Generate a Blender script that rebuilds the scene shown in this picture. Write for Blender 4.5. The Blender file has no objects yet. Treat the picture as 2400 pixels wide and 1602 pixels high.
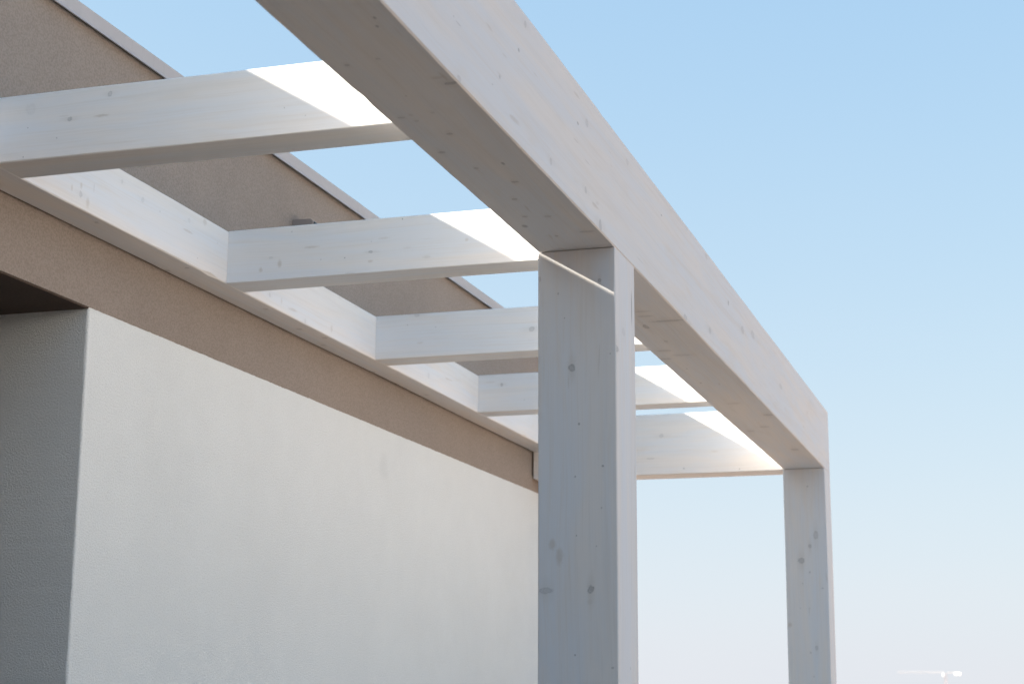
import bpy, bmesh, math, random
from mathutils import Vector, Matrix, noise

scene = bpy.context.scene
coll = scene.collection
R = math.radians

# ------------------------------------------------------------------ camera
GZ = 2.75                     # height of the beam undersides above the ground
CAM_POS = Vector((-4.3706, -0.9717, GZ - 1.1149))
YAW, PITCH, ROLL, FPX = 0.3033, 0.2106, 0.0050, 3952.47
fwd = Vector((math.cos(YAW) * math.cos(PITCH), math.sin(YAW) * math.cos(PITCH), math.sin(PITCH)))
right0 = Vector((math.sin(YAW), -math.cos(YAW), 0))
up0 = right0.cross(fwd)
right = right0 * math.cos(ROLL) + up0 * math.sin(ROLL)
up = up0 * math.cos(ROLL) - right0 * math.sin(ROLL)
cam_data = bpy.data.cameras.new('camera')
cam = bpy.data.objects.new('camera', cam_data)
coll.objects.link(cam)
m = Matrix((right, up, -fwd)).transposed().to_4x4()
m.translation = CAM_POS
cam.matrix_world = m
cam_data.sensor_fit = 'HORIZONTAL'
cam_data.sensor_width = 36.0
cam_data.lens = 36.0 * FPX / 2400.0
cam_data.clip_start = 0.05
cam_data.clip_end = 8000
cam_data.dof.use_dof = True
cam_data.dof.focus_distance = 4.6
cam_data.dof.aperture_fstop = 7.1
scene.camera = cam

# ------------------------------------------------------------------ sky and sun
SUN = Vector((-0.40, 1.0, 0.603)).normalized()      # towards the sun: over the house, behind the camera
elev = math.asin(SUN.z)
azim = math.atan2(SUN.x, SUN.y)
world = bpy.data.worlds.new('World')
scene.world = world
world.use_nodes = True
wn = world.node_tree.nodes
wl = world.node_tree.links
wn.clear()
sky = wn.new('ShaderNodeTexSky')
sky.sky_type = 'NISHITA'
sky.sun_disc = False
sky.sun_elevation = elev
sky.sun_rotation = azim
sky.altitude = 200
sky.air_density = 1.0
sky.dust_density = 2.0
sky.ozone_density = 1.0
# hazy air: each channel of the sky is compressed like film and the sky pales evenly towards the horizon all round
def wmath(op, a, b):
    q = wn.new('ShaderNodeMath')
    q.operation = op
    for k_, v_ in enumerate((a, b)):
        if isinstance(v_, bpy.types.NodeSocket):
            wl.new(v_, q.inputs[k_])
        else:
            q.inputs[k_].default_value = v_
    return q.outputs[0]
spl = wn.new('ShaderNodeSeparateColor')
wl.new(sky.outputs[0], spl.inputs[0])
cmb = wn.new('ShaderNodeCombineColor')
for ch, (ex, sc) in enumerate(((0.50, 0.78), (0.35, 1.18), (0.15, 1.80))):
    wl.new(wmath('MULTIPLY', wmath('POWER', spl.outputs[ch], ex), sc), cmb.inputs[ch])
tcw = wn.new('ShaderNodeTexCoord')
sep = wn.new('ShaderNodeSeparateXYZ')
wl.new(tcw.outputs['Generated'], sep.inputs[0])
streak = wn.new('ShaderNodeTexNoise')          # faint uneven haze, long level streaks
smap = wn.new('ShaderNodeMapping')
smap.inputs['Scale'].default_value = (2.0, 2.0, 14.0)
smap.inputs['Rotation'].default_value = (R(6), R(-5), 0)
wl.new(tcw.outputs['Generated'], smap.inputs[0])
wl.new(smap.outputs[0], streak.inputs['Vector'])
streak.inputs['Scale'].default_value = 1.6
streak.inputs['Detail'].default_value = 4
hz = wmath('MULTIPLY', wmath('POWER', math.e, wmath('MULTIPLY', wmath('ABSOLUTE', sep.outputs['Z'], 0.0), -1 / 0.20)), wmath('ADD', 0.76, wmath('MULTIPLY', streak.outputs[0], 0.10)))
hmix = wn.new('ShaderNodeMix')
hmix.data_type = 'RGBA'
wl.new(hz, hmix.inputs[0])
wl.new(cmb.outputs[0], hmix.inputs[6])
hmix.inputs[7].default_value = (2.09, 2.065, 2.10, 1.0)
bg = wn.new('ShaderNodeBackground')
bg.inputs['Strength'].default_value = 0.112
wo = wn.new('ShaderNodeOutputWorld')
wl.new(hmix.outputs[2], bg.inputs[0])
wl.new(bg.outputs[0], wo.inputs[0])

sun_data = bpy.data.lights.new('sun', 'SUN')
sun_data.energy = 5.0
sun_data.angle = R(0.6)
sun_data.color = (1.0, 0.92, 0.80)
sun = bpy.data.objects.new('sun', sun_data)
sun.rotation_euler = SUN.to_track_quat('Z', 'Y').to_euler()
sun.location = (0, 0, 20)
coll.objects.link(sun)

scene.view_settings.view_transform = 'Standard'
scene.view_settings.look = 'None'
scene.view_settings.gamma = 1.0
scene.view_settings.exposure = 1.9
scene.render.engine = 'CYCLES'
scene.cycles.max_bounces = 12
scene.cycles.diffuse_bounces = 5

# ------------------------------------------------------------------ measured layout (metres)
BW, BH = 0.20, 0.3065              # front beam width, height
D = 1.4833                         # plane of the house wall
YL = D - 0.1132                    # face of the ledger
ZB, ZT = 0.1397, 0.3065            # ledger and rafters
ZC = -0.0589                       # where the brown render stops
XC = -0.4126                       # corner of the white wall
POST_A, POST_B = (-0.4103, -0.2015), (3.7862, 3.9957)
HOUSE_END = 4.5
KNOTS = {
 'post_a': [(-0.4103, 0.112, -0.303, 0.012, 0.0099, 0.0097, 'k', 1), (-0.4103, 0.0656, -0.8472, 0.012, 0.0085, 0.0102, 'k', 1), (-0.4103, 0.1778, -0.8486, 0.012, 0.0183, 0.0082, 'k', 0.55), (-0.4103, 0.0939, -0.4441, 0.012, 0.0043, 0.0042, 'd', 1), (-0.4103, 0.0341, -0.5499, 0.012, 0.0043, 0.0042, 'd', 1), (-0.4103, 0.1041, -0.5736, 0.012, 0.0032, 0.0042, 'd', 0.8), (-0.4103, 0.0379, -0.6518, 0.012, 0.0032, 0.0036, 'd', 0.6), (-0.4103, 0.1013, -0.7173, 0.012, 0.0027, 0.0031, 'd', 0.9), (-0.4103, 0.0513, -0.7442, 0.012, 0.0027, 0.0031, 'd', 0.6), (-0.4103, 0.1054, -1.0025, 0.012, 0.0032, 0.0035, 'd', 0.9), (-0.4103, 0.0133, -1.0327, 0.012, 0.0052, 0.004, 'd', 0.7), (-0.4103, 0.147, -0.1112, 0.012, 0.0033, 0.0044, 'd', 0.6), (-0.4103, 0.1305, -0.1749, 0.012, 0.0022, 0.0027, 'd', 0.8), (-0.4103, 0.0398, -0.0846, 0.012, 0.0049, 0.0049, 'k', 0.9), (-0.4103, 0.0138, -0.2719, 0.012, 0.0022, 0.0027, 'd', 0.8), (-0.4103, 0.1616, -0.7376, 0.012, 0.0097, 0.0135, 's', 0.8), (-0.4103, 0.1444, -0.7669, 0.012, 0.0097, 0.0206, 's', 0.8), (-0.4103, 0.0679, -0.8756, 0.012, 0.0074, 0.0101, 's', 0.5), (-0.4103, 0.1962, -0.0713, 0.012, 0.0045, 0.0078, 'k', 0.6), (-0.4103, -0.0079, -0.2592, 0.012, 0.0076, 0.0075, 'k', 0.5)],
 'post_b': [(3.7862, 0.0515, -0.3227, 0.012, 0.0122, 0.0183, 'k', 0.6), (3.7862, 0.0816, -0.375, 0.012, 0.0081, 0.0102, 'k', 0.8), (3.7862, 0.1244, -0.4433, 0.012, 0.0162, 0.0142, 'k', 0.9), (3.7862, 0.0855, -0.4988, 0.012, 0.0061, 0.0081, 'd', 0.6), (3.7862, 0.1216, -0.5508, 0.012, 0.0041, 0.004, 'd', 0.6), (3.7862, 0.0275, -0.5744, 0.012, 0.008, 0.004, 'd', 0.7), (3.7862, 0.0847, -0.0877, 0.012, 0.0061, 0.0062, 'd', 0.7), (3.7862, 0.1903, -0.7452, 0.012, 0.0142, 0.012, 's', 0.9), (3.7862, 0.1353, -0.6675, 0.012, 0.004, 0.004, 'd', 0.5), (3.7862, 0.0909, -0.668, 0.012, 0.004, 0.004, 'd', 0.5), (3.7862, 0.0648, -0.8538, 0.012, 0.008, 0.0119, 'k', 0.6), (3.7862, 0.0935, -0.8755, 0.012, 0.008, 0.0079, 'd', 0.5), (3.7862, 0.0811, -0.9863, 0.012, 0.006, 0.0059, 'd', 0.5)],
 'post_a_out': [(-0.2346, -0.0, -0.1186, 0.0063, 0.012, 0.0456, 'c', 0.9), (-0.3264, 0.0, -0.2011, 0.0184, 0.012, 0.0111, 'k', 0.25), (-0.4088, 0.0, -0.2584, 0.0266, 0.012, 0.0087, 'k', 0.8), (-0.2873, 0.0, -1.0312, 0.0067, 0.012, 0.0061, 'd', 0.4)],
 'beam_out': [(-1.2281, 0.0, 0.2054, 0.009, 0.012, 0.0065, 'd', 0.9), (-1.3551, 0.0, 0.1003, 0.0083, 0.012, 0.0053, 'd', 0.6), (-1.3998, 0.0, 0.0684, 0.0054, 0.012, 0.0018, 'd', 0.8), (-1.6322, -0.0, 0.1162, 0.0047, 0.012, 0.0021, 'd', 0.7), (-1.6057, -0.0, 0.1122, 0.0167, 0.012, 0.001, 'c', 0.7), (-0.7615, 0.0, 0.2045, 0.0115, 0.012, 0.0052, 'd', 0.9), (-0.6796, 0.0, 0.2333, 0.014, 0.012, 0.0107, 'k', 0.4), (-0.9882, 0.0, 0.0406, 0.0085, 0.012, 0.0088, 'k', 0.45), (-0.6923, 0.0, 0.0629, 0.0098, 0.012, 0.0084, 'k', 0.5), (-0.5565, 0.0, 0.0155, 0.0147, 0.012, 0.014, 'k', 0.7), (0.1443, 0.0, 0.2376, 0.0115, 0.012, 0.0038, 'd', 0.9), (1.2127, 0.0, 0.2266, 0.0136, 0.012, 0.0124, 'd', 0.9), (0.4635, -0.0, 0.0093, 0.0258, 0.012, 0.0106, 'k', 0.5), (0.8608, 0.0, 0.0554, 0.0187, 0.012, 0.0115, 'k', 0.5), (1.4912, 0.0, 0.1916, 0.0278, 0.012, 0.0145, 'k', 0.45), (1.7183, 0.0, 0.2213, 0.0399, 0.012, 0.015, 'k', 0.4), (-1.1833, 0.0, 0.2809, 0.0093, 0.012, 0.0086, 'k', 0.5), (-1.5973, 0.0, 0.0084, 0.0119, 0.012, 0.0049, 'k', 0.5), (-0.9916, 0.0, 0.3105, 0.0069, 0.012, 0.003, 'd', 1), (-0.9571, 0.0, 0.3077, 0.0052, 0.012, 0.002, 'd', 0.8), (-0.7772, 0.0, 0.1566, 0.0228, 0.012, 0.001, 'c', 0.5), (-0.6773, 0.0, 0.1363, 0.0239, 0.012, 0.0011, 'c', 0.5), (-0.2662, 0.0, 0.2656, 0.0145, 0.012, 0.0094, 'k', 0.3), (2.4051, -0.0, 0.15, 0.0365, 0.012, 0.011, 'k', 0.4), (0.8198, 0.0, 0.2911, 0.0223, 0.012, 0.0131, 's', 0.5), (-0.13, 0.0, 0.0354, 0.0409, 0.012, 0.0012, 'c', 0.4)],
 'beam_under': [(-1.6021, 0.0157, 0.0, 0.0065, 0.0166, 0.012, 'k', 0.9), (-1.6354, 0.0287, 0.0, 0.0071, 0.0149, 0.012, 's', 0.6), (-1.7396, 0.1641, 0.0, 0.004, 0.0059, 0.012, 'k', 0.8), (-1.7522, 0.0991, 0.0, 0.0026, 0.0044, 0.012, 'k', 0.7), (-1.9243, 0.0365, 0.0, 0.0059, 0.0027, 0.012, 'c', 0.9), (-1.8893, 0.046, 0.0, 0.006, 0.0028, 0.012, 'c', 0.9), (-1.5629, 0.1187, 0.0, 0.0037, 0.0023, 0.012, 'd', 0.9), (-1.4523, 0.1701, 0.0, 0.004, 0.008, 0.012, 'k', 0.6), (-1.4607, 0.147, 0.0, 0.0032, 0.0048, 0.012, 'k', 0.4), (-1.4253, 0.1487, 0.0, 0.0041, 0.0056, 0.012, 'k', 0.5), (-1.4624, 0.1015, 0.0, 0.0032, 0.0047, 0.012, 'k', 0.5), (-1.3347, 0.1108, 0.0, 0.0052, 0.0074, 0.012, 'k', 0.8), (-1.2278, 0.1659, 0.0, 0.0074, 0.0085, 0.012, 'k', 0.75), (-1.1218, 0.0668, 0.0, 0.0097, 0.0035, 0.012, 'c', 0.9), (-1.1075, 0.1316, 0.0, 0.0049, 0.0052, 0.012, 'k', 0.7), (-0.992, 0.0815, 0.0, 0.0062, 0.0081, 0.012, 'k', 0.8), (-0.8678, 0.12, 0.0, 0.0067, 0.0074, 0.012, 'k', 0.7), (-0.7269, 0.1386, 0.0, 0.0048, 0.0067, 0.012, 'k', 0.7), (-0.7133, 0.0856, 0.0, 0.006, 0.0096, 0.012, 'k', 0.6), (-0.6489, 0.1623, 0.0, 0.0124, 0.0069, 0.012, 'c', 0.8), (-0.5613, 0.0313, 0.0, 0.0077, 0.0218, 0.012, 'k', 0.6), (-0.544, 0.1135, 0.0, 0.0052, 0.005, 0.012, 'k', 0.8), (0.5124, 0.131, 0.0, 0.0286, 0.0087, 0.012, 'k', 0.9), (0.4497, 0.0529, 0.0, 0.0119, 0.0513, 0.012, 'k', 0.75), (0.3707, 0.1012, 0.0, 0.0096, 0.0241, 0.012, 'k', 0.5), (0.3094, 0.0935, 0.0, 0.0075, 0.0215, 0.012, 'k', 0.5), (1.0052, 0.2046, 0.0, 0.0147, 0.0475, 0.012, 'k', 0.6), (0.9592, 0.1102, 0.0, 0.0144, 0.0335, 0.012, 'k', 0.4), (0.8751, 0.1546, 0.0, 0.014, 0.0238, 0.012, 'k', 0.6), (1.1901, 0.1431, 0.0, 0.0104, 0.0042, 0.012, 'd', 0.8), (1.4577, 0.1484, 0.0, 0.0113, 0.0044, 0.012, 'd', 0.8), (1.9055, 0.108, 0.0, 0.013, 0.028, 0.012, 'k', 0.4), (2.2015, 0.0245, 0.0, 0.0212, 0.0194, 0.012, 'k', 0.6), (2.4902, 0.0871, 0.0, 0.0192, 0.0202, 0.012, 'k', 0.5), (3.158, 0.0532, 0.0, 0.0275, 0.0183, 0.012, 'k', 0.6), (2.5869, 0.1561, 0.0, 0.0158, 0.0171, 0.012, 'k', 0.4), (0.7345, 0.1185, 0.0, 0.0133, 0.0065, 0.012, 'k', 0.6)],
 'ledger_under': [(-0.5436, 1.4756, 0.1397, 0.0064, 0.0067, 0.012, 'd', 1), (-0.5421, 1.397, 0.1397, 0.0051, 0.0066, 0.012, 'k', 0.7), (-0.0241, 1.4672, 0.1397, 0.008, 0.0086, 0.012, 'k', 0.7), (-0.035, 1.3962, 0.1397, 0.0064, 0.0073, 0.012, 'k', 0.7), (0.8241, 1.4226, 0.1397, 0.0088, 0.0113, 0.012, 'k', 0.6), (0.9794, 1.3954, 0.1397, 0.0092, 0.0101, 0.012, 'k', 0.6), (1.0924, 1.4488, 0.1397, 0.0096, 0.0089, 0.012, 'k', 0.6), (0.5172, 1.403, 0.1397, 0.0079, 0.0081, 0.012, 'k', 0.6), (1.6202, 1.4681, 0.1397, 0.0114, 0.0096, 0.012, 'k', 0.6), (2.1414, 1.4384, 0.1397, 0.0106, 0.0103, 0.012, 'k', 0.5)],
 'ledger_face': [(-0.6694, 1.3701, 0.1786, 0.0081, 0.012, 0.009, 'k', 0.5), (-0.355, 1.3701, 0.255, 0.0093, 0.012, 0.0085, 'k', 0.3), (-0.4684, 1.3701, 0.2731, 0.0044, 0.012, 0.0071, 'k', 0.35), (-0.256, 1.3701, 0.2489, 0.0036, 0.012, 0.0037, 'd', 0.5), (-0.7131, 1.3701, 0.183, 0.0049, 0.012, 0.01, 's', 0.7), (-0.6698, 1.3701, 0.2017, 0.0061, 0.012, 0.0102, 's', 0.8), (-0.6344, 1.3701, 0.1655, 0.0082, 0.012, 0.0159, 's', 0.8), (-0.6079, 1.3701, 0.2144, 0.0021, 0.012, 0.0126, 'c', 0.35), (-0.0833, 1.3701, 0.2699, 0.0077, 0.012, 0.0076, 'k', 0.25), (0.0142, 1.3701, 0.2931, 0.0134, 0.012, 0.0117, 's', 0.7), (0.1016, 1.3701, 0.2498, 0.0041, 0.012, 0.0039, 'd', 0.4), (-0.0208, 1.3701, 0.1714, 0.0039, 0.012, 0.0038, 'd', 0.5), (0.4752, 1.3701, 0.1764, 0.0063, 0.012, 0.0084, 'k', 0.4), (0.5665, 1.3701, 0.1761, 0.0065, 0.012, 0.0142, 's', 0.5), (0.7562, 1.3701, 0.1496, 0.0069, 0.012, 0.0102, 'k', 0.3), (0.9809, 1.3701, 0.1708, 0.0112, 0.012, 0.0137, 's', 0.6), (1.9733, 1.3701, 0.1865, 0.01, 0.012, 0.0123, 'k', 0.3)],
 'rafter_1': [(-1.0572, 1.0618, 0.2841, 0.012, 0.0057, 0.0075, 'k', 0.6), (-1.0572, 1.1671, 0.2323, 0.012, 0.007, 0.0054, 'k', 0.75), (-1.0572, 1.2802, 0.2212, 0.012, 0.0024, 0.0022, 'd', 0.9), (-1.0572, 1.1987, 0.188, 0.012, 0.0029, 0.0032, 'd', 0.7), (-1.0572, 1.2876, 0.1483, 0.012, 0.0024, 0.0032, 'd', 0.9), (-1.0572, 0.609, 0.2023, 0.012, 0.0021, 0.0026, 'd', 0.7), (-1.0572, 0.5565, 0.1785, 0.012, 0.0021, 0.002, 'd', 0.7), (-1.0572, 1.0813, 0.2321, 0.012, 0.0229, 0.0032, 's', 1), (-1.0572, 1.2754, 0.2669, 0.012, 0.0142, 0.0152, 'k', 0.15), (-1.0572, 1.1828, 0.2413, 0.012, 0.0163, 0.0021, 's', 0.4), (-1.0572, 0.4191, 0.1615, 0.012, 0.0051, 0.006, 'k', 0.25)],
 'rafter_2': [(0.1695, 0.8936, 0.2043, 0.012, 0.0069, 0.004, 'k', 0.9), (0.1695, 0.9788, 0.1922, 0.012, 0.0028, 0.0033, 'd', 1), (0.1695, 1.0564, 0.1926, 0.012, 0.0022, 0.0027, 'd', 0.9), (0.1695, 1.2232, 0.2104, 0.012, 0.0086, 0.0041, 'k', 0.35), (0.1695, 1.2554, 0.1751, 0.012, 0.0072, 0.0081, 's', 1), (0.1695, 1.1932, 0.1894, 0.012, 0.0071, 0.0121, 's', 1), (0.1695, 0.7949, 0.2986, 0.012, 0.0027, 0.004, 'd', 1.2), (0.1695, 0.4179, 0.1927, 0.012, 0.0078, 0.0077, 'k', 0.3), (0.1695, 0.9603, 0.1431, 0.012, 0.0166, 0.004, 'k', 0.3), (0.1695, 1.1555, 0.2875, 0.012, 0.0036, 0.0041, 'd', 0.5), (0.1695, 1.0886, 0.2339, 0.012, 0.0254, 0.004, 's', 0.8), (0.1695, 0.8949, 0.1753, 0.012, 0.0083, 0.0053, 's', 0.8), (0.1695, 0.8936, 0.2361, 0.012, 0.0017, 0.002, 'd', 0.9), (0.1695, 0.5903, 0.2178, 0.012, 0.0053, 0.0052, 's', 0.7), (0.1695, 0.8526, 0.2435, 0.012, 0.0192, 0.004, 's', 0.5), (0.1695, 0.7154, 0.1751, 0.012, 0.0135, 0.0052, 's', 0.5)],
 'rafter_3': [(1.3955, 0.7578, 0.22, 0.012, 0.0114, 0.0096, 'k', 0.7), (1.3955, 1.2064, 0.2999, 0.012, 0.0119, 0.0049, 'k', 0.5), (1.3955, 1.2433, 0.2662, 0.012, 0.0027, 0.0033, 'd', 0.7), (1.3955, 1.131, 0.2511, 0.012, 0.0027, 0.0033, 'd', 0.7), (1.3955, 1.191, 0.1945, 0.012, 0.0136, 0.0049, 's', 0.5)],
 'rafter_4': [(2.6121, 1.2599, 0.2589, 0.012, 0.0059, 0.0077, 'k', 0.8), (2.6121, 1.3116, 0.2731, 0.012, 0.0238, 0.0038, 's', 0.4), (2.6121, 0.5109, 0.2281, 0.012, 0.0112, 0.0056, 's', 0.6), (2.6121, 1.1551, 0.1868, 0.012, 0.0039, 0.0038, 'd', 0.5)],
 'end_beam': [(3.8216, 0.8065, 0.1933, 0.012, 0.012, 0.0108, 'k', 0.4), (3.8216, 0.6943, 0.026, 0.012, 0.0086, 0.0064, 'd', 0.6), (3.8216, 0.4177, 0.0139, 0.012, 0.0046, 0.0046, 'd', 1.2), (3.8216, 0.8655, 0.0815, 0.012, 0.0218, 0.0043, 'k', 0.45), (3.8216, 0.5387, 0.1053, 0.012, 0.017, 0.0043, 's', 0.5)],
}

# ------------------------------------------------------------------ helpers
def link(o, parent=None):
    coll.objects.link(o)
    if parent is not None:
        o.parent = parent
        o.matrix_parent_inverse = parent.matrix_world.inverted()
    return o

def empty(name, loc, label=None, cat=None, group=None):
    o = bpy.data.objects.new(name, None)
    o.empty_display_size = 0.2
    o.location = loc
    coll.objects.link(o)
    bpy.context.view_layer.update()
    if label:
        o['label'] = label
        o['category'] = cat
    if group:
        o['group'] = group
    return o

def mesh_obj(name, verts, faces, mat, parent=None, origin=(0, 0, 0), smooth=False):
    ox, oy, oz = origin
    me = bpy.data.meshes.new(name)
    me.from_pydata([(x - ox, y - oy, z - oz) for x, y, z in verts], [], faces)
    bm = bmesh.new()
    bm.from_mesh(me)
    bmesh.ops.recalc_face_normals(bm, faces=bm.faces)
    bm.to_mesh(me)
    bm.free()
    me.materials.append(mat)
    if smooth:
        for p in me.polygons:
            p.use_smooth = True
    o = bpy.data.objects.new(name, me)
    o.location = origin
    return link(o, parent)

def box_vf(x0, x1, y0, y1, z0, z1):
    v = [(x0, y0, z0), (x1, y0, z0), (x1, y1, z0), (x0, y1, z0),
         (x0, y0, z1), (x1, y0, z1), (x1, y1, z1), (x0, y1, z1)]
    f = [(0, 3, 2, 1), (4, 5, 6, 7), (0, 1, 5, 4), (1, 2, 6, 5), (2, 3, 7, 6), (3, 0, 4, 7)]
    return v, f

def box(name, x0, x1, y0, y1, z0, z1, mat, parent=None, bevel=0.0, segs=1):
    c = ((x0 + x1) / 2, (y0 + y1) / 2, (z0 + z1) / 2)
    o = mesh_obj(name, *box_vf(x0, x1, y0, y1, z0, z1), mat, parent, c)
    if bevel:
        bm = bmesh.new()
        bm.from_mesh(o.data)
        bmesh.ops.bevel(bm, geom=bm.edges[:], offset=bevel, segments=segs, affect='EDGES', profile=0.5)
        bm.to_mesh(o.data)
        bm.free()
    return o

def timber(name, axis, lo, hi, mat, parent, chamfer=0.004, seed=0, step=0.05):
    """Sawn member: chamfered cross-section lofted along its axis, the arrises a little uneven."""
    a = 'xyz'.index(axis)
    b, c = [i for i in range(3) if i != a]
    n = max(2, int((hi[a] - lo[a]) / step))
    ctr = [(lo[i] + hi[i]) / 2 for i in range(3)]
    rnd = random.Random(seed)
    chips = [(rnd.uniform(lo[a], hi[a]), rnd.randrange(4), rnd.uniform(0.003, 0.006))
             for _ in range(int((hi[a] - lo[a]) * 0.8))]
    verts, faces = [], []
    for k in range(n + 1):
        t = lo[a] + (hi[a] - lo[a]) * k / n
        ease = min(1.0, min(t - lo[a], hi[a] - t) / 0.3)
        bow_b = ease * 0.0022 * noise.noise(Vector((t * 0.9, seed * 3.3, 1.1)))
        bow_c = ease * 0.0022 * noise.noise(Vector((t * 0.9, seed * 4.7, 6.1)))
        ring = []
        for q, (sb, sc) in enumerate(((0, 0), (1, 0), (1, 1), (0, 1))):
            def cut(s):
                w = chamfer * 0.7 * (1 + 0.45 * noise.noise(Vector((t * 3.1, seed * 7.3 + q * 3.7 + s, 0.3)))
                               + 0.25 * noise.noise(Vector((t * 17.0, seed * 5.1 + q * 2.9 + s, 4.3))))
                for ct, cq, cs in chips:
                    if cq == q and abs(ct - t) < 0.03:
                        w += cs * (1 - abs(ct - t) / 0.03)
                return max(w, 0.0010)
            db, dc = cut(0.0), cut(9.0)
            pb = lo[b] if sb == 0 else hi[b]
            pc = lo[c] if sc == 0 else hi[c]
            eb = db if sb == 0 else -db
            ec = dc if sc == 0 else -dc
            p1 = [0, 0, 0]; p2 = [0, 0, 0]
            p1[a] = p2[a] = t
            p1[b], p1[c] = pb + bow_b, pc + ec + bow_c
            p2[b], p2[c] = pb + eb + bow_b, pc + bow_c
            ring += [p1, p2] if (sb ^ sc) == 0 else [p2, p1]
        verts += [tuple(p) for p in ring]
    for k in range(n):
        for q in range(8):
            i, j = k * 8 + q, k * 8 + (q + 1) % 8
            faces.append((i, j, j + 8, i + 8))
    faces.append(tuple(range(8)))
    faces.append(tuple(range(n * 8, n * 8 + 8)))
    return mesh_obj(name, verts, faces, mat, parent, ctr)

# ------------------------------------------------------------------ node helpers
class NT:
    def __init__(self, name):
        self.mat = bpy.data.materials.new(name)
        self.mat.use_nodes = True
        self.t = self.mat.node_tree
        self.t.nodes.clear()
        self.out = self.t.nodes.new('ShaderNodeOutputMaterial')
        self.b = self.t.nodes.new('ShaderNodeBsdfPrincipled')
        self.t.links.new(self.b.outputs[0], self.out.inputs[0])
        tc = self.t.nodes.new('ShaderNodeTexCoord')
        self.obj = tc.outputs['Object']

    def put(self, sock, val):
        if isinstance(val, bpy.types.NodeSocket):
            self.t.links.new(val, sock)
        else:
            sock.default_value = val

    def math(self, op, a, b=0.0, c=0.0, clamp=False):
        n = self.t.nodes.new('ShaderNodeMath')
        n.operation = op
        n.use_clamp = clamp
        for i, v in enumerate((a, b, c)):
            self.put(n.inputs[i], v)
        return n.outputs[0]

    def vec(self, op, a, b=(0, 0, 0)):
        n = self.t.nodes.new('ShaderNodeVectorMath')
        n.operation = op
        self.put(n.inputs[0], a)
        self.put(n.inputs[1], b)
        return n.outputs['Value'] if op in ('LENGTH', 'DISTANCE', 'DOT_PRODUCT') else n.outputs[0]

    def noise(self, vec, scale, detail=2.0, rough=0.5, dist=0.0, color=False):
        n = self.t.nodes.new('ShaderNodeTexNoise')
        self.put(n.inputs['Vector'], vec)
        n.inputs['Scale'].default_value = scale
        n.inputs['Detail'].default_value = detail
        n.inputs['Roughness'].default_value = rough
        n.inputs['Distortion'].default_value = dist
        if not color:
            return n.outputs[0]
        sc = self.t.nodes.new('ShaderNodeSeparateColor')
        self.put(sc.inputs[0], n.outputs[1])
        cx = self.t.nodes.new('ShaderNodeCombineXYZ')
        for i in range(3):
            self.put(cx.inputs[i], sc.outputs[i])
        return cx.outputs[0]

    def voronoi(self, vec, scale, out='Distance', rand=1.0):
        n = self.t.nodes.new('ShaderNodeTexVoronoi')
        self.put(n.inputs['Vector'], vec)
        n.inputs['Scale'].default_value = scale
        n.inputs['Randomness'].default_value = rand
        return n.outputs[out]

    def map(self, v, a, b, c=0.0, d=1.0, smooth=True):
        n = self.t.nodes.new('ShaderNodeMapRange')
        n.interpolation_type = 'SMOOTHSTEP' if smooth else 'LINEAR'
        for i, q in enumerate((v, a, b, c, d)):
            self.put(n.inputs[i], q)
        return n.outputs[0]

    def mix(self, f, a, b, mode='MIX'):
        n = self.t.nodes.new('ShaderNodeMix')
        n.data_type = 'RGBA'
        n.blend_type = mode
        n.clamp_factor = True
        self.put(n.inputs[0], f)
        self.put(n.inputs[6], a)
        self.put(n.inputs[7], b)
        return n.outputs[2]

    def bump(self, h, strength, distance, normal=None):
        n = self.t.nodes.new('ShaderNodeBump')
        n.inputs['Strength'].default_value = strength
        n.inputs['Distance'].default_value = distance
        self.put(n.inputs['Height'], h)
        if normal is not None:
            self.put(n.inputs['Normal'], normal)
        return n.outputs[0]

def col(r, g, b):
    return (r, g, b, 1.0)

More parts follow.
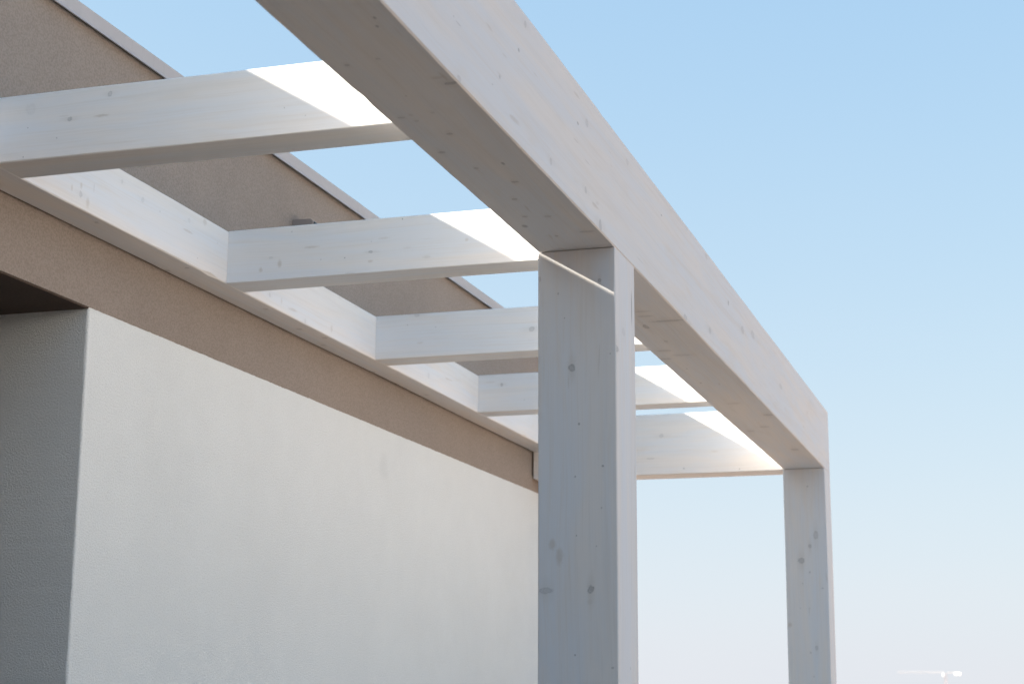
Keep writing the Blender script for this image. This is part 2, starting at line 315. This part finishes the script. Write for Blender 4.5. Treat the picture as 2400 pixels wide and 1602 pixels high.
# ------------------------------------------------------------------ materials
def whitewashed(name, axis, origin, knots=(), seed=0.0, tint=(0.832, 0.803, 0.795)):
    """White-glazed spruce: grain along the member, pale warm and cool patches, knots where they sit."""
    n = NT(name)
    shift = n.vec('ADD', n.obj, (seed * 3.17, seed * 1.31, seed * 2.23))
    wob = n.noise(shift, 2.2, 2, color=True)
    wob = n.vec('MULTIPLY', n.vec('SUBTRACT', wob, (0.5, 0.5, 0.5)), (0.02, 0.02, 0.02))
    v = n.vec('ADD', shift, wob)
    s_fine = {'x': (2.5, 170, 170), 'y': (170, 2.5, 170), 'z': (170, 170, 2.5)}[axis]
    s_mid = {'x': (1.1, 34, 34), 'y': (34, 1.1, 34), 'z': (34, 34, 1.1)}[axis]
    s_scar = {'x': (7, 46, 46), 'y': (46, 7, 46), 'z': (46, 46, 7)}[axis]
    fine = n.noise(n.vec('MULTIPLY', v, s_fine), 1.0, 3, 0.6)
    mid = n.noise(n.vec('MULTIPLY', v, s_mid), 1.0, 3, 0.55, 0.4)
    s_str = {'x': (1.3, 11, 11), 'y': (11, 1.3, 11), 'z': (11, 11, 1.3)}[axis]
    s_str2 = {'x': (3.5, 24, 24), 'y': (24, 3.5, 24), 'z': (24, 24, 3.5)}[axis]
    patch = n.noise(n.vec('MULTIPLY', v, s_str), 1.0, 3, 0.6, 0.5)
    patch2 = n.noise(n.vec('MULTIPLY', n.vec('ADD', v, (11.3, 4.1, 7.7)), s_str2), 1.0, 2, 0.55, 0.6)
    base = n.mix(n.map(patch, 0.34, 0.68), col(tint[0] * 0.945, tint[1] * 0.985, tint[2] * 1.02), col(tint[0] * 1.02, tint[1] * 0.995, tint[2] * 0.955))
    base = n.mix(n.map(patch2, 0.52, 0.78, 0, 0.5), base, col(tint[0] * 0.955, tint[1] * 0.915, tint[2] * 0.85))
    base = n.mix(n.map(mid, 0.52, 0.8, 0, 0.42), base, col(tint[0] * 0.90, tint[1] * 0.865, tint[2] * 0.81))
    base = n.mix(n.map(fine, 0.45, 0.85, 0, 0.5), base, col(tint[0] * 0.88, tint[1] * 0.85, tint[2] * 0.80))
    # short scars where the glaze is thin
    scar = n.noise(n.vec('MULTIPLY', v, s_scar), 1.0, 1, 0.5)
    base = n.mix(n.map(scar, 0.74, 0.82, 0, 0.35), base, col(0.52, 0.44, 0.36))
    height = n.math('ADD', n.math('MULTIPLY', fine, 0.5), n.math('MULTIPLY', mid, 0.5))
    # tiny stray pin knots
    vn = n.t.nodes.new('ShaderNodeTexVoronoi')
    n.put(vn.inputs['Vector'], shift)
    vn.inputs['Scale'].default_value = 9.0
    cell = vn.outputs['Distance']
    cidn = n.t.nodes.new('ShaderNodeSeparateColor')
    n.put(cidn.inputs[0], vn.outputs['Color'])
    pin = n.math('MULTIPLY', n.map(cell, 0.02, 0.008), n.math('GREATER_THAN', cidn.outputs[0], 0.80))
    base = n.mix(n.math('MULTIPLY', pin, 0.3), base, col(0.16, 0.155, 0.16))
    kw = n.vec('MULTIPLY', n.vec('SUBTRACT', n.noise(shift, 90, 2, color=True), (0.5, 0.5, 0.5)), (1.1, 1.1, 1.1))
    rings = n.noise(shift, 420, 2)
    acc = {'k': None, 'd': None, 's': None}
    for (x, y, z, rx, ry, rz, kind, st) in knots:
        kk = 'd' if kind == 'c' else kind
        d = n.vec('SUBTRACT', n.obj, (x - origin[0], y - origin[1], z + GZ - origin[2]))
        q_ = 0.72 if kind == 'd' else (1.0 if kind == 'c' else 0.9)
        d = n.vec('MULTIPLY', d, (1 / max(rx * q_, 0.0012), 1 / max(ry * q_, 0.0012), 1 / max(rz * q_, 0.0012)))
        if kind != 'c':
            d = n.vec('ADD', d, kw)
        ln = n.vec('LENGTH', d)
        if kk == 'k':
            core = n.map(ln, 1.15, 0.75)
            rim = n.map(n.math('ABSOLUTE', n.math('SUBTRACT', ln, 0.95)), 0.35, 0.0)
            hv = [1.0, 1.0, 1.0]
            hv['xyz'.index(axis)] = 0.30
            halo = n.math('MULTIPLY', n.map(n.vec('LENGTH', n.vec('MULTIPLY', d, tuple(hv))), 1.9, 0.3), 0.45 * st)
            acc['s'] = halo if acc['s'] is None else n.math('MAXIMUM', acc['s'], halo)
            val = n.math('ADD', n.math('MULTIPLY', core, 0.6 * st), n.math('MULTIPLY', rim, 0.35 * st))
        elif kk == 's':
            val = n.math('MULTIPLY', n.map(ln, 1.5, 0.4), st)
        else:
            val = n.math('MULTIPLY', n.map(ln, 1.35, 0.5), min(st, 1.0))
        acc[kk] = val if acc[kk] is None else n.math('MAXIMUM', acc[kk], val)
    if acc['s'] is not None:
        base = n.mix(n.math('MULTIPLY', acc['s'], 0.55, clamp=True), base, col(0.56, 0.49, 0.42))
    if acc['k'] is not None:
        base = n.mix(n.math('MULTIPLY', n.math('MULTIPLY', acc['k'], 0.9), n.map(rings, 0.3, 0.7, 0.5, 1.0), clamp=True), base, col(0.26, 0.255, 0.26))
    if acc['d'] is not None:
        base = n.mix(n.math('MULTIPLY', acc['d'], 0.52, clamp=True), base, col(0.17, 0.165, 0.165))
    n.put(n.b.inputs['Base Color'], base)
    n.put(n.b.inputs['Roughness'], n.map(mid, 0.2, 0.8, 0.5, 0.68))
    n.b.inputs['Specular IOR Level'].default_value = 0.35
    n.put(n.b.inputs['Normal'], n.bump(height, 0.35, 0.0016))
    return n.mat

def stucco(name, colour, dark, grain=150.0, depth=0.003, strength=0.8, patchy=0.05, stains=()):
    n = NT(name)
    g1 = n.noise(n.obj, grain, 3, 0.6)
    g2 = n.noise(n.obj, grain * 2.3, 2, 0.6)
    h = n.math('ADD', n.math('MULTIPLY', g1, 0.7), n.math('MULTIPLY', g2, 0.3))
    big = n.noise(n.obj, 1.6, 4, 0.55)
    mid = n.noise(n.obj, 9.0, 3, 0.6)
    c = n.mix(n.map(g1, 0.62, 0.36), col(*colour), col(*dark))
    c = n.mix(n.map(g2, 0.6, 0.75, 0, 0.25), c, col(*[min(q * 1.25, 0.9) for q in colour]))
    tone = n.math('ADD', n.map(big, 0.3, 0.7, 1 - patchy, 1 + patchy, False), n.map(mid, 0.3, 0.7, -patchy * 0.5, patchy * 0.5, False))
    cc = n.t.nodes.new('ShaderNodeCombineColor')
    for i in range(3):
        n.put(cc.inputs[i], tone)
    c = n.mix(1.0, c, cc.outputs[0], 'MULTIPLY')
    for (sx, sy, sz, sr, amt) in stains:
        dd = n.math('ADD', n.vec('DISTANCE', n.obj, (sx, sy, sz)), n.math('MULTIPLY', n.math('SUBTRACT', mid, 0.5), sr * 0.9))
        c = n.mix(n.map(dd, sr, sr * 0.15, 0.0, amt), c, col(*[q * 0.72 for q in colour]))
    n.put(n.b.inputs['Base Color'], c)
    n.b.inputs['Roughness'].default_value = 0.92
    n.b.inputs['Specular IOR Level'].default_value = 0.2
    n.put(n.b.inputs['Normal'], n.bump(h, strength, depth))
    return n.mat

def plain(name, colour, rough=0.5, metal=0.0, spec=0.5, noise_scale=0.0, amount=0.06, bump=0.0):
    n = NT(name)
    if noise_scale:
        t = n.noise(n.obj, noise_scale, 4, 0.6)
        c = n.mix(t, col(*[q * (1 - amount) for q in colour]), col(*[q * (1 + amount) for q in colour]))
        n.put(n.b.inputs['Base Color'], c)
        n.put(n.b.inputs['Roughness'], n.map(t, 0.2, 0.8, rough * 0.9, min(1, rough * 1.1)))
        if bump:
            n.put(n.b.inputs['Normal'], n.bump(t, 0.5, bump))
    else:
        n.b.inputs['Base Color'].default_value = col(*colour)
        n.b.inputs['Roughness'].default_value = rough
    n.b.inputs['Metallic'].default_value = metal
    n.b.inputs['Specular IOR Level'].default_value = spec
    return n.mat

WALL_STAINS = [(2.203, -0.0012, 2.548, 0.075, 0.20), (0.470, -0.0012, 2.381, 0.30, 0.07)]
ADDED_WING = stucco('taupe_bounce_render', (0.50, 0.465, 0.43), (0.44, 0.405, 0.37), 150, 0.003, 0.8, 0.05)  # tone chosen for the light the added wing throws back
BROWN = stucco('brown_render', (0.325, 0.277, 0.243), (0.27, 0.226, 0.195), 165, 0.0035, 1.0, 0.04)
WHITE = stucco('white_render', (0.765, 0.798, 0.803), (0.71, 0.742, 0.747), 185, 0.0036, 1.0, 0.025, WALL_STAINS)
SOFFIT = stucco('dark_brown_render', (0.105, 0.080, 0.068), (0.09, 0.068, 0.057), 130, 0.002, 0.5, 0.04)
def coping_metal():
    n = NT('coping_metal')
    st = n.noise(n.vec('MULTIPLY', n.obj, (38, 38, 2.0)), 1.0, 3, 0.6)
    bl = n.noise(n.obj, 5.0, 3, 0.5)
    c = n.mix(n.map(st, 0.5, 0.8, 0, 0.5), col(0.43, 0.405, 0.405), col(0.37, 0.345, 0.34))
    c = n.mix(n.map(bl, 0.4, 0.7, 0, 0.5), c, col(0.46, 0.435, 0.44))
    n.put(n.b.inputs['Base Color'], c)
    n.b.inputs['Roughness'].default_value = 0.5
    n.b.inputs['Metallic'].default_value = 0.0
    n.put(n.b.inputs['Normal'], n.bump(bl, 0.2, 0.004))
    return n.mat
COPING = coping_metal()
LAMP_BODY = plain('lamp_metal', (0.30, 0.255, 0.235), 0.45, 0.0, 0.4, 60, 0.08)
LAMP_GLASS = plain('lamp_lens', (0.03, 0.03, 0.03), 0.15, 0.0, 0.5)
DARK_BACK = plain('dark_back_dimmer', (0.05, 0.05, 0.055), 0.2, 0, 0.5)  # unseen back of the recess, made dark to dim the recess
DARK_FLOOR = plain('dark_floor_dimmer', (0.06, 0.05, 0.045), 0.7, 0, 0.3, 8, 0.1)  # unseen recess floor, added dark to cut the light bounced inside
ROOF = plain('roof_membrane', (0.33, 0.32, 0.31), 0.9, 0, 0.2, 6, 0.1)
def ground_mat():
    n = NT('gravelly_ground')
    a = n.noise(n.obj, 0.05, 5, 0.6)
    b_ = n.noise(n.obj, 1.3, 4, 0.6)
    f = n.noise(n.obj, 45, 3, 0.6)
    c = n.mix(n.map(a, 0.35, 0.65), col(0.50, 0.345, 0.245), col(0.44, 0.305, 0.215))
    c = n.mix(n.map(b_, 0.4, 0.7, 0, 0.5), c, col(0.54, 0.375, 0.27))
    c = n.mix(n.map(f, 0.4, 0.7, 0, 0.5), c, col(0.36, 0.25, 0.18))
    n.put(n.b.inputs['Base Color'], c)
    n.b.inputs['Roughness'].default_value = 0.95
    n.put(n.b.inputs['Normal'], n.bump(f, 0.6, 0.01))
    return n.mat
GROUND = ground_mat()

# ------------------------------------------------------------------ setting
gv, gf = [], []
rings = [0, 4, 10, 25, 60, 150, 400, 1000, 2500, 5000]
SEG = 48
gv.append((0, 0, 0))
for r in rings[1:]:
    for k in range(SEG):
        a = 2 * math.pi * k / SEG
        gv.append((r * math.cos(a), r * math.sin(a), 0))
for k in range(SEG):
    gf.append((0, 1 + k, 1 + (k + 1) % SEG))
for i in range(len(rings) - 2):
    for k in range(SEG):
        a = 1 + i * SEG + k
        b = 1 + i * SEG + (k + 1) % SEG
        gf.append((a, b, b + SEG, a + SEG))
ground = mesh_obj('ground', gv, gf, GROUND)
ground['kind'] = 'structure'

# unseen paving added before the house, slabs coloured for the light they bounce up
SLAB = plain('bounce_slab', (0.33, 0.25, 0.185), 0.85, 0, 0.3, 12, 0.12)
added_terrace = empty('added_terrace', (0, 0, 0))
added_terrace['kind'] = 'structure'
slab_mesh = None
for ix in range(-9, 8):
    for iy in range(-5, 2):
        x, y = ix * 0.75 + 0.2, iy * 0.75 - 0.2
        if slab_mesh is None:
            o = box('slab', x, x + 0.744, y, y + 0.744, 0.004, 0.03, SLAB, added_terrace, 0.004)
            slab_mesh = o.data
        else:
            o = bpy.data.objects.new('slab', slab_mesh)
            o.location = (x + 0.372, y + 0.372, 0.017)
            coll.objects.link(o)
            o.parent = added_terrace

# ------------------------------------------------------------------ house
house = empty('house', (0.0, D, 0.0), 'house with brown rendered upper wall and white lower wall behind the pergola', 'house')
X0 = -7.0                                     # where the added wing begins
# brown render: lintel band and upper wall; its lower border is ragged where it meets the white
def brown_wall():
    v, f = [], []
    xs = [X0]
    step = 0.012
    x = XC
    xs.append(x)
    while x < HOUSE_END - step:
        x += step
        xs.append(x)
    xs[-1] = HOUSE_END
    top = GZ + 0.735
    zc = GZ + ZC
    for i, x in enumerate(xs):
        j = 0.0
        if x > XC:
            j = 0.0011 * noise.noise(Vector((x * 60, 1.7, 0))) + 0.0008 * noise.noise(Vector((x * 17, 5.2, 0))) + 0.0012 * noise.noise(Vector((x * 150, 8.2, 0)))
        v += [(x, D, zc + j), (x, D, top), (x, D + 0.30, zc + j), (x, D + 0.30, top)]
    for i in range(len(xs) - 1):
        a, b = i * 4, i * 4 + 4
        f += [(a, b, b + 1, a + 1), (a + 2, a + 3, b + 3, b + 2), (a + 1, b + 1, b + 3, a + 3), (a, a + 2, b + 2, b)]
    e = (len(xs) - 1) * 4
    f += [(0, 1, 3, 2), (e, e + 2, e + 3, e + 1)]
    return mesh_obj('brown_wall', v, f, BROWN, house)
brown_wall()

def rounded_wall(name, x0, x1, y0, y1, z0, z1, mat, r=0.007):
    """White wall and the return of the recess; the outer corner at (x0, y0) slightly rounded and uneven."""
    v, f = [], []
    nz = 160
    prof = [(x0, y1)] + [(x0 + r - r * math.cos(t), y0 + r - r * math.sin(t)) for t in (0, R(22), R(45), R(68), R(90))] + [(x1, y0), (x1, y1)]
    m_ = len(prof)
    for k in range(nz + 1):
        z = z0 + (z1 - z0) * k / nz
        for i, (x, y) in enumerate(prof):
            if 1 <= i <= 5:
                x += 0.0008 * noise.noise(Vector((z * 40, i * 0.7, 2.0))) + 0.001 * noise.noise(Vector((z * 2.1, i * 0.3, 6.0)))
            v.append((x, y, z))
    for k in range(nz):
        for i in range(m_):
            a = k * m_ + i
            b = k * m_ + (i + 1) % m_
            f.append((a, b, b + m_, a + m_))
    f.append(tuple(range(m_)))
    f.append(tuple(range(nz * m_, nz * m_ + m_)))
    return mesh_obj(name, v, f, mat, house, (x0, y0, z0))
rounded_wall('white_wall', XC, HOUSE_END, D + 0.0012, D + 3.2, 0.0, GZ + ZC + 0.02, WHITE)
box('added_pier', X0, -1.45, D + 0.0012, D + 2.99, 0.0, GZ + ZC + 0.02, BROWN, house)  # added out of view, narrows the opening to darken the recess side wall
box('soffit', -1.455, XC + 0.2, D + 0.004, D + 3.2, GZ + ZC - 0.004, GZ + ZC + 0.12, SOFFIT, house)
box('recess_back_wall', X0, XC - 0.002, D + 3.0, D + 3.2, 0.0, GZ + ZC, DARK_BACK, house)
box('recess_floor', -1.448, XC - 0.004, D + 0.02, D + 2.99, 0.0, 0.05, DARK_FLOOR, house)
box('end_wall', X0, HOUSE_END, D + 3.21, D + 8.0, 0.0, GZ + 0.5, BROWN, house)
box('roof', X0 + 0.02, HOUSE_END - 0.02, D + 0.31, D + 3.205, GZ + 0.45, GZ + 0.60, ROOF, house)
# coping in three pieces with a butt joint
CY = D - 0.022
def coping(x0, x1, dy):
    zt, zb_ = GZ + 0.7618, GZ + 0.7130
    y = CY + dy
    sec = [(y, zb_ + 0.001), (y - 0.003, zb_), (y, zb_ + 0.010), (y, zt - 0.002), (y + 0.002, zt), (D + 0.40, zt - 0.012),
           (D + 0.40, zt - 0.015), (y + 0.003, zt - 0.004), (y + 0.0025, zb_ + 0.001)]
    v, f = [], []
    n = max(2, int((x1 - x0) / 0.15))
    for k in range(n + 1):
        x = x0 + (x1 - x0) * k / n
        w = 0.0012 * noise.noise(Vector((x * 1.7, 3.3, 0)))
        for (yy, zz) in sec:
            v.append((x, yy + (w if yy < D else 0), zz + 0.0026 * (x + 1.16)))
    s = len(sec)
    for k in range(n):
        for i in range(s):
            a, b = k * s + i, k * s + (i + 1) % s
            f.append((a, b, b + s, a + s))
    f += [tuple(range(s)), tuple(range(n * s, n * s + s))]
    return mesh_obj('coping_panel', v, f, COPING, house, ((x0 + x1) / 2, y, zb_))
coping(X0, -1.553, 0.0)
coping(-1.550, 1.4480, 0.0)
coping(1.4510, HOUSE_END + 0.03, 0.0012)
# unseen wing added behind the camera to block sky light from the near faces
wing = box('sky_block_wing', X0 - 6.0, X0 - 0.004, -6.0, D + 8.0, 0.0, GZ + 0.62, ADDED_WING, house)

# ------------------------------------------------------------------ pergola
pergola = empty('pergola', (0, 0, 0), 'white glazed timber pergola with square posts and open rafters beside the house', 'pergola')
PB = -5.0                                      # rear end of front beam and ledger
def member(name, axis, lo, hi, knots, seed, chamfer=0.004):
    lo = (lo[0], lo[1], lo[2] + GZ)
    hi = (hi[0], hi[1], hi[2] + GZ)
    ctr = [(lo[i] + hi[i]) / 2 for i in range(3)]
    o = timber(name, axis, lo, hi, whitewashed('white_glazed_spruce', axis, ctr, (), seed), pergola, chamfer, seed)
    a = 'xyz'.index(axis)
    # knots are grouped by the face and the stretch of timber they sit in
    for fa in range(3):
        ks = sorted([k for k in knots if abs(k[3 + fa] - 0.012) < 1e-6 and fa != a], key=lambda k: k[a])
        if not ks:
            continue
        parts = [ks]
        while max(len(q) for q in parts) > 14:
            q = max(parts, key=len)
            g = max(range(4, len(q) - 3), key=lambda g: q[g][a] - q[g - 1][a])
            parts.remove(q)
            parts += [q[:g], q[g:]]
        parts.sort(key=lambda q: q[0][a])
        cuts = [-1e9] + [(parts[g - 1][-1][a] + parts[g][0][a]) / 2 for g in range(1, len(parts))] + [1e9]
        off = ctr[a] - (GZ if a == 2 else 0)
        for g, q in enumerate(parts):
            o.data.materials.append(whitewashed('white_glazed_spruce', axis, ctr, q, seed))
            slot = len(o.data.materials) - 1
            for p in o.data.polygons:
                if p.normal[fa] < -0.98 and cuts[g] <= p.center[a] + off < cuts[g + 1]:
                    p.material_index = slot
    return o

member('front_beam', 'x', (PB, 0, 0), (POST_B[1], BW, BH), KNOTS['beam_out'] + KNOTS['beam_under'], 1, 0.0045)
member('post', 'z', (POST_A[0], 0, -GZ), (POST_A[1], BW, -0.0018), KNOTS['post_a'] + KNOTS['post_a_out'], 2, 0.0035)
member('post', 'z', (POST_B[0], 0, -GZ), (POST_B[1], BW, -0.0018), KNOTS['post_b'], 3, 0.0035)
member('post', 'z', (PB, 0, -GZ), (PB + 0.209, BW, -0.0018), (), 4, 0.0035)
R5 = (3.8216, 3.9940)
member('wall_ledger', 'x', (PB, YL, ZB), (R5[0] - 0.001, D - 0.006, ZT), KNOTS['ledger_face'] + KNOTS['ledger_under'], 5, 0.0045)
member('end_beam', 'y', (R5[0], BW + 0.001, 0.001), (R5[1], D - 0.010, BH - 0.001), KNOTS['end_beam'], 6, 0.004)
RAFTERS = [(-4.7372, 7, ()), (-3.5105, 8, ()), (-2.2838, 9, ()), (-1.0572, 10, KNOTS['rafter_1']), (0.1695, 11, KNOTS['rafter_2']),
           (1.3955, 12, KNOTS['rafter_3']), (2.6121, 13, KNOTS['rafter_4'])]
for x, sd, kn in RAFTERS:
    member('rafter', 'y', (x, BW + 0.001, ZB), (x + 0.1214, YL - 0.0008, ZT), kn, sd, 0.0035)

# ------------------------------------------------------------------ wall light above the ledger
def wall_light():
    x0, x1 = 0.872, 0.992
    zt = GZ + 0.549
    zb_ = zt - 0.16
    root = empty('wall_fitting', ((x0 + x1) / 2, D, zb_), 'small grey-brown box fitting on the upper brown wall, half hidden behind a rafter', 'wall fitting')
    v = [(x0, D - 0.0005, zt), (x0, D - 0.068, zt - 0.002), (x0, D - 0.078, zt - 0.010), (x0, D - 0.078, zb_), (x0, D - 0.0005, zb_),
         (x1, D - 0.0005, zt), (x1, D - 0.068, zt - 0.002), (x1, D - 0.078, zt - 0.010), (x1, D - 0.078, zb_), (x1, D - 0.0005, zb_)]
    f = [(0, 1, 2, 3, 4), (5, 9, 8, 7, 6)] + [(i, (i + 1) % 5, (i + 1) % 5 + 5, i + 5) for i in range(5)]
    mesh_obj('housing', v, f, LAMP_BODY, root)
    box('front_plate', x0 + 0.006, x1 - 0.006, D - 0.081, D - 0.0782, zb_ + 0.01, zt - 0.012, LAMP_GLASS, root)
wall_light()

# ------------------------------------------------------------------ far tower crane
def crane():
    dist = 1150.0
    base = Vector((CAM_POS.x + dist * 1.0506, CAM_POS.y + dist * 0.0581, 0))
    jib_z = CAM_POS.z + dist * 0.0187
    root = empty('tower_crane', base, 'far-off pale tower crane low on the hazy horizon', 'crane')
    red = plain('crane_red', (0.45, 0.34, 0.33), 0.5, 0, 0.3)
    white = plain('crane_white', (0.80, 0.80, 0.80), 0.5, 0, 0.3)
    def bars(name, segs, w, mat):
        v, f = [], []
        for a, b in segs:
            a, b = Vector(a), Vector(b)
            d = (b - a).normalized()
            s = d.cross(Vector((0.3, 0.5, 0.81))).normalized() * w
            t = d.cross(s).normalized() * w
            i = len(v)
            for p in (a, b):
                v.extend([tuple(p + s), tuple(p + t), tuple(p - s), tuple(p - t)])
            f.extend([(i, i + 1, i + 5, i + 4), (i + 1, i + 2, i + 6, i + 5), (i + 2, i + 3, i + 7, i + 6), (i + 3, i, i + 4, i + 7)])
        return mesh_obj(name, v, f, mat, root)
    m_ = 0.8
    segs = []
    z = 0.0
    while z < jib_z - 1.5:
        z2 = z + 1.9
        c0 = [(base.x + sx * m_, base.y + sy * m_, z) for sx, sy in ((-1, -1), (1, -1), (1, 1), (-1, 1))]
        c1 = [(p[0], p[1], z2) for p in c0]
        for i in range(4):
            segs += [(c0[i], c1[i]), (c0[i], c1[(i + 1) % 4])]
        z = z2
    bars('mast', segs, 0.05, red)
    def lattice(y0, y1, w, h):
        s = []
        n = max(2, int(abs(y1 - y0) / 2.0))
        for k in range(n):
            a = y0 + (y1 - y0) * k / n
            b = y0 + (y1 - y0) * (k + 1) / n
            mdl = (a + b) / 2
            P = lambda x, y, zz: (base.x + x, base.y + y, jib_z + zz)
            s += [(P(-w, a, 0), P(-w, b, 0)), (P(w, a, 0), P(w, b, 0)), (P(0, a, h), P(0, b, h)), (P(-w, a, 0), P(0, mdl, h)), (P(0, mdl, h), P(-w, b, 0)),
                  (P(w, a, 0), P(0, mdl, h)), (P(0, mdl, h), P(w, b, 0)), (P(-w, a, 0), P(w, a, 0))]
        return s
    grey = plain('crane_grey', (0.50, 0.48, 0.485), 0.5, 0, 0.3)
    bars('jib', lattice(0.8, 32.0, 0.6, 1.1), 0.04, grey)
    bars('counter_jib', lattice(-0.8, -9.0, 0.6, 0.5), 0.06, grey)
    box('counterweight', base.x - 0.9, base.x + 0.9, base.y - 10.2, base.y - 6.2, jib_z - 1.5, jib_z + 0.3, white, root, 0.1)
    box('cab', base.x - 0.9, base.x + 0.9, base.y + 0.9, base.y + 2.0, jib_z - 2.2, jib_z - 0.2, white, root, 0.1)
crane()
